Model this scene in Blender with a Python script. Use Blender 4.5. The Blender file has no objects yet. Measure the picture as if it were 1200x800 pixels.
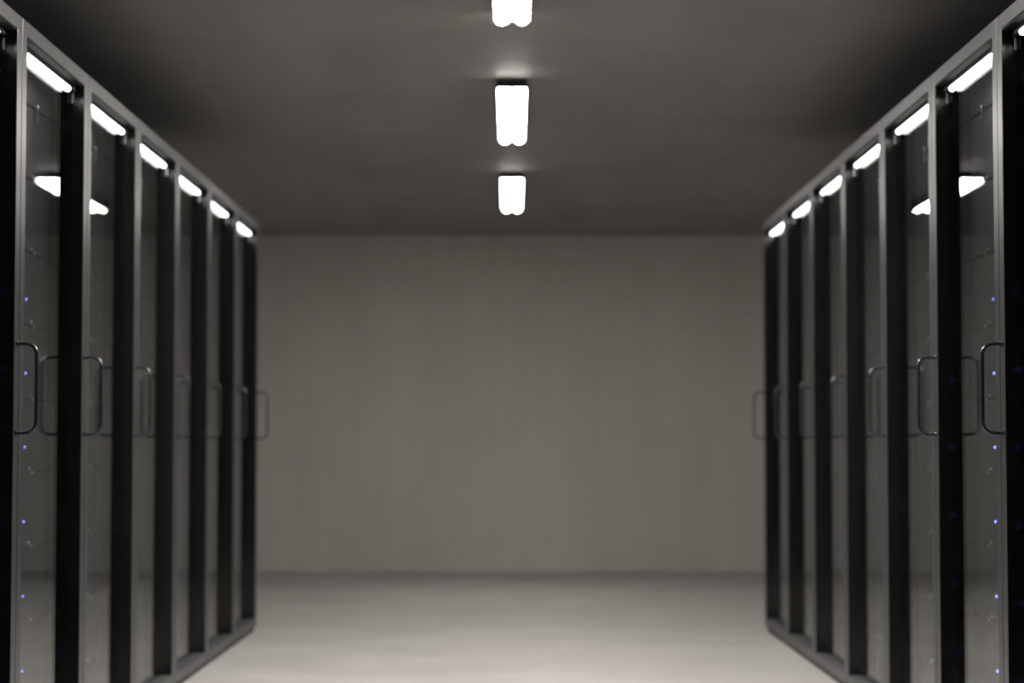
import bpy, bmesh, math
from mathutils import Vector, Matrix
PI = math.pi
sc = bpy.context.scene
C = sc.collection

# ------------------------------------------------------------------ camera, exposure, world
CAM_H = 0.953
PITCH = math.atan(120.0 / 2450.0)
cam_d = bpy.data.cameras.new('camera')
cam_d.sensor_fit = 'HORIZONTAL'
cam_d.sensor_width = 36.0
cam_d.lens = 73.5
cam_d.clip_start = 0.05
cam_d.dof.use_dof = True
cam_d.dof.focus_distance = 4.9
cam_d.dof.aperture_fstop = 2.9
cam = bpy.data.objects.new('camera', cam_d)
C.objects.link(cam)
cam.location = (0, 0, CAM_H)
cam.rotation_euler = (PI / 2 + PITCH, 0, 0)
sc.camera = cam

sc.view_settings.view_transform = 'Standard'
sc.view_settings.look = 'None'
sc.view_settings.gamma = 1.0
sc.view_settings.use_curve_mapping = False
sc.view_settings.exposure = 0.0

w = bpy.data.worlds.new('world')
w.use_nodes = True
w.node_tree.nodes['Background'].inputs[0].default_value = (0, 0, 0, 1)
w.node_tree.nodes['Background'].inputs[1].default_value = 0.0
sc.world = w
sc.cycles.diffuse_bounces = 6
sc.cycles.glossy_bounces = 6
sc.cycles.transparent_max_bounces = 24
sc.cycles.max_bounces = 12

# radiance of the tubes of each ceiling lamp, back wall first, then towards the viewer
TUBES = [35.0, 58.0, 188.0]
RACK_TUBE = 4.0          # radiance of the small tube at the top of each rack

# ------------------------------------------------------------------ dimensions
H = 2.525                # room height
Y_BACK, Y_FRONT = 15.75, -2.6
X_SIDE = 2.9
XL, XR = -1.3066, 1.2934 # front planes of the rack rows
P = 0.8675               # rack width
Y0 = 5.535 - P           # near side of the nearest rack
HR = 2.078               # rack height

# ------------------------------------------------------------------ materials
def mat(name):
    m = bpy.data.materials.new(name)
    m.use_nodes = True
    return m, m.node_tree.nodes, m.node_tree.links, m.node_tree.nodes['Principled BSDF']

def plain(name, col, rough=0.5, metal=0.0, spec=0.5, bump=0.0):
    m, n, l, b = mat(name)
    b.inputs['Base Color'].default_value = (*col, 1)
    b.inputs['Metallic'].default_value = metal
    b.inputs['Specular IOR Level'].default_value = spec
    # fine powder-coat speckle in the roughness
    tc = n.new('ShaderNodeTexCoord'); nz = n.new('ShaderNodeTexNoise'); mr = n.new('ShaderNodeMapRange')
    nz.inputs['Scale'].default_value = 60
    mr.inputs['To Min'].default_value = max(0.0, rough - 0.03)
    mr.inputs['To Max'].default_value = min(1.0, rough + 0.03)
    l.new(tc.outputs['Object'], nz.inputs['Vector']); l.new(nz.outputs['Fac'], mr.inputs['Value'])
    l.new(mr.outputs['Result'], b.inputs['Roughness'])
    return m

def concrete(name, c1, c2, rough, spec, stretch, scale, streak, fine=0.05, bump=0.04):
    m, n, l, b = mat(name)
    tc = n.new('ShaderNodeTexCoord')
    mp = n.new('ShaderNodeMapping'); mp.inputs['Scale'].default_value = stretch
    l.new(tc.outputs['Object'], mp.inputs['Vector'])
    a = n.new('ShaderNodeTexNoise'); a.inputs['Scale'].default_value = scale; a.inputs['Detail'].default_value = 6; a.inputs['Roughness'].default_value = 0.6
    l.new(tc.outputs['Object'], a.inputs['Vector'])
    s = n.new('ShaderNodeTexNoise'); s.inputs['Scale'].default_value = streak; s.inputs['Detail'].default_value = 4
    l.new(mp.outputs['Vector'], s.inputs['Vector'])
    mx = n.new('ShaderNodeMath'); mx.operation = 'MULTIPLY_ADD'; mx.inputs[1].default_value = 0.5
    hl = n.new('ShaderNodeMath'); hl.operation = 'MULTIPLY'; hl.inputs[1].default_value = 0.5
    l.new(s.outputs['Fac'], hl.inputs[0]); l.new(a.outputs['Fac'], mx.inputs[0]); l.new(hl.outputs[0], mx.inputs[2])
    r = n.new('ShaderNodeValToRGB')
    r.color_ramp.elements[0].position = 0.30; r.color_ramp.elements[0].color = (*c1, 1)
    r.color_ramp.elements[1].position = 0.70; r.color_ramp.elements[1].color = (*c2, 1)
    l.new(mx.outputs[0], r.inputs['Fac'])
    # small dark pits
    v = n.new('ShaderNodeTexNoise'); v.inputs['Scale'].default_value = 9.0; v.inputs['Detail'].default_value = 3
    l.new(tc.outputs['Object'], v.inputs['Vector'])
    vr = n.new('ShaderNodeMapRange'); vr.inputs['From Min'].default_value = 0.66; vr.inputs['From Max'].default_value = 0.78
    vr.inputs['To Min'].default_value = 0.0; vr.inputs['To Max'].default_value = fine * 4
    l.new(v.outputs['Fac'], vr.inputs['Value'])
    mix = n.new('ShaderNodeMix'); mix.data_type = 'RGBA'
    mix.inputs[7].default_value = (c1[0] * .6, c1[1] * .6, c1[2] * .6, 1)
    l.new(vr.outputs['Result'], mix.inputs[0]); l.new(r.outputs['Color'], mix.inputs[6])
    l.new(mix.outputs[2], b.inputs['Base Color'])
    b.inputs['Roughness'].default_value = rough
    b.inputs['Specular IOR Level'].default_value = spec
    bp = n.new('ShaderNodeBump'); bp.inputs['Strength'].default_value = bump; bp.inputs['Distance'].default_value = 0.01
    l.new(a.outputs['Fac'], bp.inputs['Height']); l.new(bp.outputs['Normal'], b.inputs['Normal'])
    return m

def emitter(name, col, strength):
    m, n, l, b = mat(name)
    b.inputs['Base Color'].default_value = (0.8, 0.8, 0.8, 1)
    b.inputs['Emission Color'].default_value = (*col, 1)
    b.inputs['Emission Strength'].default_value = strength
    return m

def glass(name):
    # clear pane: each face reflects by angle (Schlick) and lets the rest straight through
    m = bpy.data.materials.new(name); m.use_nodes = True
    n, l = m.node_tree.nodes, m.node_tree.links
    n.clear()
    out = n.new('ShaderNodeOutputMaterial')
    lw = n.new('ShaderNodeLayerWeight'); lw.inputs['Blend'].default_value = 0.5
    pw = n.new('ShaderNodeMath'); pw.operation = 'POWER'; pw.inputs[1].default_value = 5.0
    ma = n.new('ShaderNodeMath'); ma.operation = 'MULTIPLY_ADD'; ma.inputs[1].default_value = 0.575; ma.inputs[2].default_value = 0.024
    tr = n.new('ShaderNodeBsdfTransparent'); tr.inputs[0].default_value = (0.93, 0.94, 0.94, 1)
    gl = n.new('ShaderNodeBsdfGlossy'); gl.inputs['Roughness'].default_value = 0.0
    gl.inputs['Color'].default_value = (1, 1, 1, 1)
    mx = n.new('ShaderNodeMixShader')
    l.new(lw.outputs['Facing'], pw.inputs[0]); l.new(pw.outputs[0], ma.inputs[0]); l.new(ma.outputs[0], mx.inputs['Fac'])
    l.new(tr.outputs[0], mx.inputs[1]); l.new(gl.outputs[0], mx.inputs[2]); l.new(mx.outputs[0], out.inputs['Surface'])
    return m

M = dict(
    floor=concrete('floor_screed', (.47, .455, .435), (.60, .58, .56), .75, .25, (1, 1, 1), 1.6, 2.0, .02),
    wall=concrete('wall_concrete', (.68, .668, .64), (.78, .765, .735), .85, .2, (6, 6, .35), 1.1, .9, .05),
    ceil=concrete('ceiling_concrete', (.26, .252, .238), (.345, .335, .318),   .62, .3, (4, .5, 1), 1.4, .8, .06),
    frame=plain('grey_door_frame', (.034, .035, .037), .32, 0, .48),
    black=plain('black_powder_coat', (.011, .011, .0115), .12, 0, .45),
    carcass=plain('black_carcass', (.012, .012, .013), .5, 0, .3),
    server=plain('server_fascia', (.010, .010, .011), .45, 0, .35),
    steel=plain('dark_chrome', (.15, .15, .155), .34, 1.0),
    bright=plain('zinc_steel', (.62, .62, .62), .3, 1.0),
    tray=plain('dark_lamp_tray', (.03, .03, .03), .5, 0, .3),
    housing=plain('lamp_housing_grey', (.09, .09, .092), .45, 0, .4),
    bar=emitter('rack_tube_glow', (1.0, .985, .96), RACK_TUBE),
    led=emitter('blue_status_glow', (.14, .17, 1.0), 4.5),
    led_dim=emitter('dim_blue_status_glow', (.14, .17, 1.0), 2.2),
    led_off=plain('unlit_status_lens', (.02, .02, .05), .3),
    channel=plain('matt_lamp_channel', (.02, .02, .0205), .75, 0, .15),
    sill=plain('lit_sill_grey', (.095, .096, .099), .5, 0, .4),
    glass=glass('door_glass'),
)

# ------------------------------------------------------------------ mesh helpers
def box(bm, x0, x1, y0, y1, z0, z1, bev=0.0):
    r = bmesh.ops.create_cube(bm, size=1.0, matrix=Matrix.Translation(((x0 + x1) / 2, (y0 + y1) / 2, (z0 + z1) / 2))
                              @ Matrix.Diagonal((abs(x1 - x0), abs(y1 - y0), abs(z1 - z0), 1)))
    if bev:
        es = list({e for v in r['verts'] for e in v.link_edges})
        bmesh.ops.bevel(bm, geom=es, offset=bev, segments=2, affect='EDGES', profile=.5)

def ring(bm, x0, x1, y0, y1, z0, z1, sy, zb, zt, bev):
    # a rectangular frame cut from one sheet: opening inset sy at the sides, up to zb and down to zt
    o = [(y0, z0), (y1, z0), (y1, z1), (y0, z1)]
    i = [(y0 + sy, zb), (y1 - sy, zb), (y1 - sy, zt), (y0 + sy, zt)]
    V = {}
    for nm, x in (('a', x0), ('b', x1)):
        for lp, pts in (('o', o), ('i', i)):
            V[nm + lp] = [bm.verts.new((x, y, z)) for y, z in pts]
    outer = []
    for k in range(4):
        j = (k + 1) % 4
        bm.faces.new((V['ao'][k], V['ao'][j], V['ai'][j], V['ai'][k]))
        bm.faces.new((V['bo'][k], V['bo'][j], V['bi'][j], V['bi'][k]))
        bm.faces.new((V['ao'][k], V['ao'][j], V['bo'][j], V['bo'][k]))
        bm.faces.new((V['ai'][k], V['ai'][j], V['bi'][j], V['bi'][k]))
        outer.append((V['ao'][k], V['ao'][j]))
        outer.append((V['ai'][k], V['ai'][j]))
    es = [bm.edges.get(p) for p in outer]
    bmesh.ops.recalc_face_normals(bm, faces=bm.faces)
    bmesh.ops.bevel(bm, geom=es, offset=bev, segments=2, affect='EDGES', profile=.5)

def sweep(bm, pts, r, seg=12, cap=True, radii=None):
    pts = [Vector(p) for p in pts]
    rings = []
    up = None
    for i, p in enumerate(pts):
        t = (pts[min(i + 1, len(pts) - 1)] - pts[max(i - 1, 0)]).normalized()
        if up is None:
            up = Vector((0, 0, 1)) if abs(t.z) < .9 else Vector((0, 1, 0))
        a = t.cross(up).normalized(); b = a.cross(t).normalized(); up = b
        rr = radii[i] if radii else r
        rings.append([bm.verts.new(p + (a * math.cos(2 * PI * k / seg) + b * math.sin(2 * PI * k / seg)) * rr) for k in range(seg)])
    for q in range(len(rings) - 1):
        for k in range(seg):
            j = (k + 1) % seg
            f = bm.faces.new((rings[q][k], rings[q][j], rings[q + 1][j], rings[q + 1][k])); f.smooth = True
    if cap:
        bm.faces.new(rings[0]); bm.faces.new(rings[-1])

def capsule(bm, x, y0, y1, z, r, seg=20):
    pts, rad = [], []
    for k in range(7):
        a = PI / 2 * k / 6
        pts.append((x, y0 + r * (1 - math.sin(a)), z)); rad.append(max(.0006, r * math.cos(a)))
    pts, rad = pts[::-1], rad[::-1]
    for k in range(7):
        a = PI / 2 * k / 6
        pts.append((x, y1 - r * (1 - math.sin(a)), z)); rad.append(max(.0006, r * math.cos(a)))
    sweep(bm, pts, r, seg, True, rad)

def half_shell(bm, x, y0, y1, z, r, t, seg=14, drop=0.0):
    # thin reflector over the upper half of a tube
    prof = []
    for k in range(seg + 1):
        a = -drop + (PI + 2 * drop) * k / seg
        prof.append((math.cos(a), math.sin(a)))
    L = []
    for y in (y0, y1):
        L.append([[bm.verts.new((x + c * q, y, z + s * q)) for c, s in prof] for q in (r, r + t)])
    for k in range(seg):
        for q in (0, 1):
            f = bm.faces.new((L[0][q][k], L[0][q][k + 1], L[1][q][k + 1], L[1][q][k])); f.smooth = True
        for y in (0, 1):
            bm.faces.new((L[y][0][k], L[y][0][k + 1], L[y][1][k + 1], L[y][1][k]))
    for k in (0, seg):
        bm.faces.new((L[0][0][k], L[0][1][k], L[1][1][k], L[1][0][k]))

def obj(name, bm, m, parent=None, loc=None):
    bmesh.ops.recalc_face_normals(bm, faces=bm.faces)
    me = bpy.data.meshes.new(name)
    bm.to_mesh(me); bm.free()
    me.materials.append(m)
    o = bpy.data.objects.new(name, me)
    C.objects.link(o)
    if parent is not None: o.parent = parent
    if loc is not None: o.location = loc
    return o

def thing(name, loc, label, cat, group=None):
    o = bpy.data.objects.new(name, None)
    o.empty_display_size = .1
    C.objects.link(o)
    o.location = loc
    o['label'] = label; o['category'] = cat
    if group: o['group'] = group
    return o

def copy_tree(o, parent=None):
    c = o.copy(); C.objects.link(c)
    if parent is not None: c.parent = parent
    for ch in list(o.children): copy_tree(ch, c)
    return c

def struct(name, x0, x1, y0, y1, z0, z1, m, label, cat):
    bm = bmesh.new(); box(bm, x0, x1, y0, y1, z0, z1)
    o = obj(name, bm, m)
    o['kind'] = 'structure'; o['label'] = label; o['category'] = cat
    return o

# ------------------------------------------------------------------ the room
T = .15
struct('floor', -X_SIDE - T, X_SIDE + T, Y_FRONT - T, Y_BACK + T, -T, 0, M['floor'], 'pale grey concrete floor of the aisle', 'floor')
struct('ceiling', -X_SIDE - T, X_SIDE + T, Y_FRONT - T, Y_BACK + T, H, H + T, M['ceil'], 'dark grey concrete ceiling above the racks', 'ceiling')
struct('wall_back', -X_SIDE - T, X_SIDE + T, Y_BACK, Y_BACK + T, 0, H, M['wall'], 'bare grey concrete wall at the end of the aisle', 'wall')
struct('wall_left', -X_SIDE - T, -X_SIDE, Y_FRONT, Y_BACK, 0, H, M['wall'], 'concrete wall behind the left rack row', 'wall')
struct('wall_right', X_SIDE, X_SIDE + T, Y_FRONT, Y_BACK, 0, H, M['wall'], 'concrete wall behind the right rack row', 'wall')
struct('wall_front', -X_SIDE - T, X_SIDE + T, Y_FRONT - T, Y_FRONT, 0, H, M['wall'], 'concrete wall behind the viewer', 'wall')

# ------------------------------------------------------------------ server racks
def make_rack(s):
    # s = +1: stands in the left row and faces +x; s = -1: right row, faces -x. Local x is depth behind the front plane.
    def X(d): return -s * d
    ZO = .012                                                # the cabinet stands this much above its plinth's foot
    root = thing('server_rack', (0, 0, 0), 'server rack', 'server rack')
    h = P / 2
    def bx(bm, d0, d1, y0, y1, z0, z1, bev=0.0):
        box(bm, min(X(d0), X(d1)), max(X(d0), X(d1)), y0, y1, z0, z1, bev)
    # carcass: side panels, back, roof, base, plinth
    bm = bmesh.new()
    bx(bm, .043, 1.03, -h + .002, -h + .022, .02, HR - .004)
    bx(bm, .043, 1.03, h - .022, h - .002, .02, HR - .004)
    bx(bm, 1.01, 1.03, -h + .022, h - .022, .02, HR - .004)
    bx(bm, .043, 1.01, -h + .022, h - .022, HR - .024, HR - .004)
    bx(bm, .043, 1.01, -h + .022, h - .022, .02, .04)
    obj('cabinet_body', bm, M['carcass'], root)
    bm = bmesh.new()
    bx(bm, .010, 1.0, -h + .012, h - .012, 0, .02 + ZO)
    obj('plinth', bm, M['carcass'], root)
    # door: grey frame cut from one sheet
    bm = bmesh.new()
    ring(bm, X(0), X(.043), -h + .0015, h - .0015, .012, HR, .0525, .053, 2.036, .002)
    door = obj('door', bm, M['frame'], root)
    # lighter facing added to the opening's bottom edge, its colour imitating lamp light there
    bm = bmesh.new()
    bx(bm, .0015, .0368, -h + .0575, h - .0575, .0525, .0545)
    obj('lit_sill_facing', bm, M['sill'], door)
    # black liners of the two jambs, running back past the glass
    for sy in (-1, 1):
        bm = bmesh.new()
        y0, y1 = sorted((sy * (h - .054), sy * (h - .057)))
        bx(bm, .0012, .145, y0, y1, .0550, 2.0355)
        obj('jamb_liner', bm, M['black'], door)
    bm = bmesh.new()
    bx(bm, .037, .0415, -h + .0572, h - .0572, .0550, 2.0355)
    obj('glass_pane', bm, M['glass'], door)
    # D handle on the far stile
    bm = bmesh.new()
    hy, z0, z1, pr, cr = h - .0275, .970, 1.205, .0535, .028
    pts = [(0, z0)]
    for k in range(9):
        a = PI / 2 * k / 8
        pts.append((pr - cr + cr * math.sin(a), z0 + cr - cr * math.cos(a)))
    for k in range(9):
        a = PI / 2 * k / 8
        pts.append((pr - cr + cr * math.cos(a), z1 - cr + cr * math.sin(a)))
    pts.append((0, z1))
    sweep(bm, [(X(-d), hy, z) for d, z in pts], .0048, 12)
    for z in (z0, z1):
        sweep(bm, [(X(-.0008), hy, z), (X(-.004), hy, z)], .0085, 16)
    obj('handle', bm, M['steel'], door)
    # small bright piece standing in for the lamp's glint at the glass edge
    bm = bmesh.new()
    bx(bm, .0325, .0368, h - .061, h - .0572, 1.980, 2.012, .0008)
    obj('glass_edge_glint', bm, M['bright'], door)
    # tube lamp below the top rail
    bm = bmesh.new()
    bx(bm, .027, .0366, -h + .0574, h - .0574, 2.0150, 2.0358, .001)
    bx(bm, .0022, .0366, -h + .0574, h - .0574, 2.0325, 2.0358, .0005)  # matt soffit cover, added to suppress the tube's reflection in the frame
    lamp = obj('lamp_housing', bm, M['channel'], door)
    bm = bmesh.new()
    capsule(bm, X(.0268), -.270, .270, 2.0055, .0092)
    obj('lamp_tube', bm, M['bar'], lamp)
    # servers: eight fascias with their status lights, a blank at the top and one at the bottom
    yw = h - .0575
    fx = .105
    for k in range(8):
        zl = .288 + .2144 * k
        zb, zt = zl - .075 + .002, zl + .1394 - .002
        bm = bmesh.new()
        bx(bm, fx, .85, -yw, yw, zb, zt, .003)
        for q in range(5):                                   # vent slats across the face
            zz = zb + .085 + q * .022
            bx(bm, fx - .002, fx + .004, -yw + .03, -.02, zz, zz + .010)
        sv = obj('server', bm, M['server'], root)
        bm = bmesh.new()
        bmesh.ops.create_uvsphere(bm, u_segments=12, v_segments=8, radius=.0042,
                                  matrix=Matrix.Translation((X(fx - .001), .086, zl)))
        for f in bm.faces: f.smooth = True
        obj('status_light', bm, (M['led'] if s < 0 else M['led_dim']) if k < 5 else (M['led_off'] if k > 5 else M['led_dim']), sv)
        for dy, dz in ((.145, -.063), (.182, -.074)):
            bm = bmesh.new()
            sweep(bm, [(X(fx), dy, zl + dz), (X(fx - .004), dy, zl + dz), (X(fx - .0055), dy, zl + dz)], .004, 12, True, [.005, .005, .0035])
            obj('screw', bm, M['bright'], sv)
    bm = bmesh.new(); bx(bm, fx, .85, -yw, yw, .042, .209, .003)
    obj('blanking_panel', bm, M['server'], root)
    bm = bmesh.new(); bx(bm, fx, .85, -yw, yw, 1.932, 2.05, .003)
    bp = obj('blanking_panel', bm, M['server'], root)
    bm = bmesh.new()
    sweep(bm, [(X(fx - .004), .190, 1.893), (X(fx - .004), .190, 1.936), (X(fx - .005), .190, 1.944)], .0045, 12, True, [.003, .0045, .0055])
    obj('latch', bm, M['bright'], bp)
    for ch in root.children:
        if not ch.name.startswith('plinth'): ch.location.z = ZO
    return root

nth = ['server rack at the far end of the {} row, beside the back wall',
       'second server rack from the back wall in the {} row',
       'third server rack from the back wall in the {} row',
       'fourth server rack from the back wall in the {} row',
       'fifth server rack from the back wall in the {} row',
       'sixth server rack from the back wall in the {} row, blue lights behind its glass',
       'nearest server rack in the {} row, cut off by the photo edge']
for s, xf, side in ((1, XL, 'left'), (-1, XR, 'right')):
    proto = make_rack(s)
    for k in range(7):
        o = proto if k == 0 else copy_tree(proto)
        o.location = (xf, Y0 + P * (6 - k) + P / 2, 0)
        o['label'] = nth[k].format(side)
        o['group'] = f'server racks in the {side} row'

# ------------------------------------------------------------------ ceiling lamps
def make_lamp(length=1.50):
    root = thing('ceiling_lamp', (0, 0, H), 'lamp', 'ceiling lamp', 'twin-tube ceiling lamps over the aisle')
    L = length / 2
    R, SP = .027, .035
    TH = .012
    zt = -TH - R - .0012
    bm = bmesh.new()
    box(bm, -SP - R - .0025, SP + R + .0025, -L, L, -TH, 0, .001)
    for y in (-L, L):                                        # end plates
        box(bm, -SP - R - .0025, SP + R + .0025, y - .0012, y + .0012, zt - (R * .4 if y > 0 else 0), -.0005)
    for sx in (-1, 1):                                       # side lips added to block the tubes' upward light
        x0, x1 = sorted((sx * (SP + R + .001), sx * (SP + R + .0025)))
        box(bm, x0, x1, -L, L, zt - R * .9, -TH + .0001)
    obj('lamp_tray', bm, M['tray'], root)
    for sx in (-1, 1):
        bm = bmesh.new(); half_shell(bm, sx * SP, -L + .005, L - .005, zt, R + .0004, .0008, drop=.1)
        rf = obj('reflector', bm, M['housing'], root)
        bm = bmesh.new(); capsule(bm, sx * SP, -L + .002, L - .002, zt, R, 24)
        obj('lamp_tube', bm, M['housing'], root)
    return root

lamp = make_lamp()
lamps = [(12.79, 'twin-tube ceiling lamp furthest away, nearest the back wall'),
         (9.70, 'twin-tube ceiling lamp in the middle of the row, whole lamp in view'),
         (6.73, 'twin-tube ceiling lamp cut off by the top edge of the photo')]
for k, (y, lb) in enumerate(lamps):
    o = lamp if k == 0 else copy_tree(lamp)
    o.location = (0, y, H); o['label'] = lb
    tm = emitter('ceiling_tube_glow', (1.0, .965, .915), TUBES[k])
    for ch in o.children:
        if ch.name.startswith('lamp_tube'):
            if k: ch.data = ch.data.copy()
            ch.data.materials[0] = tm
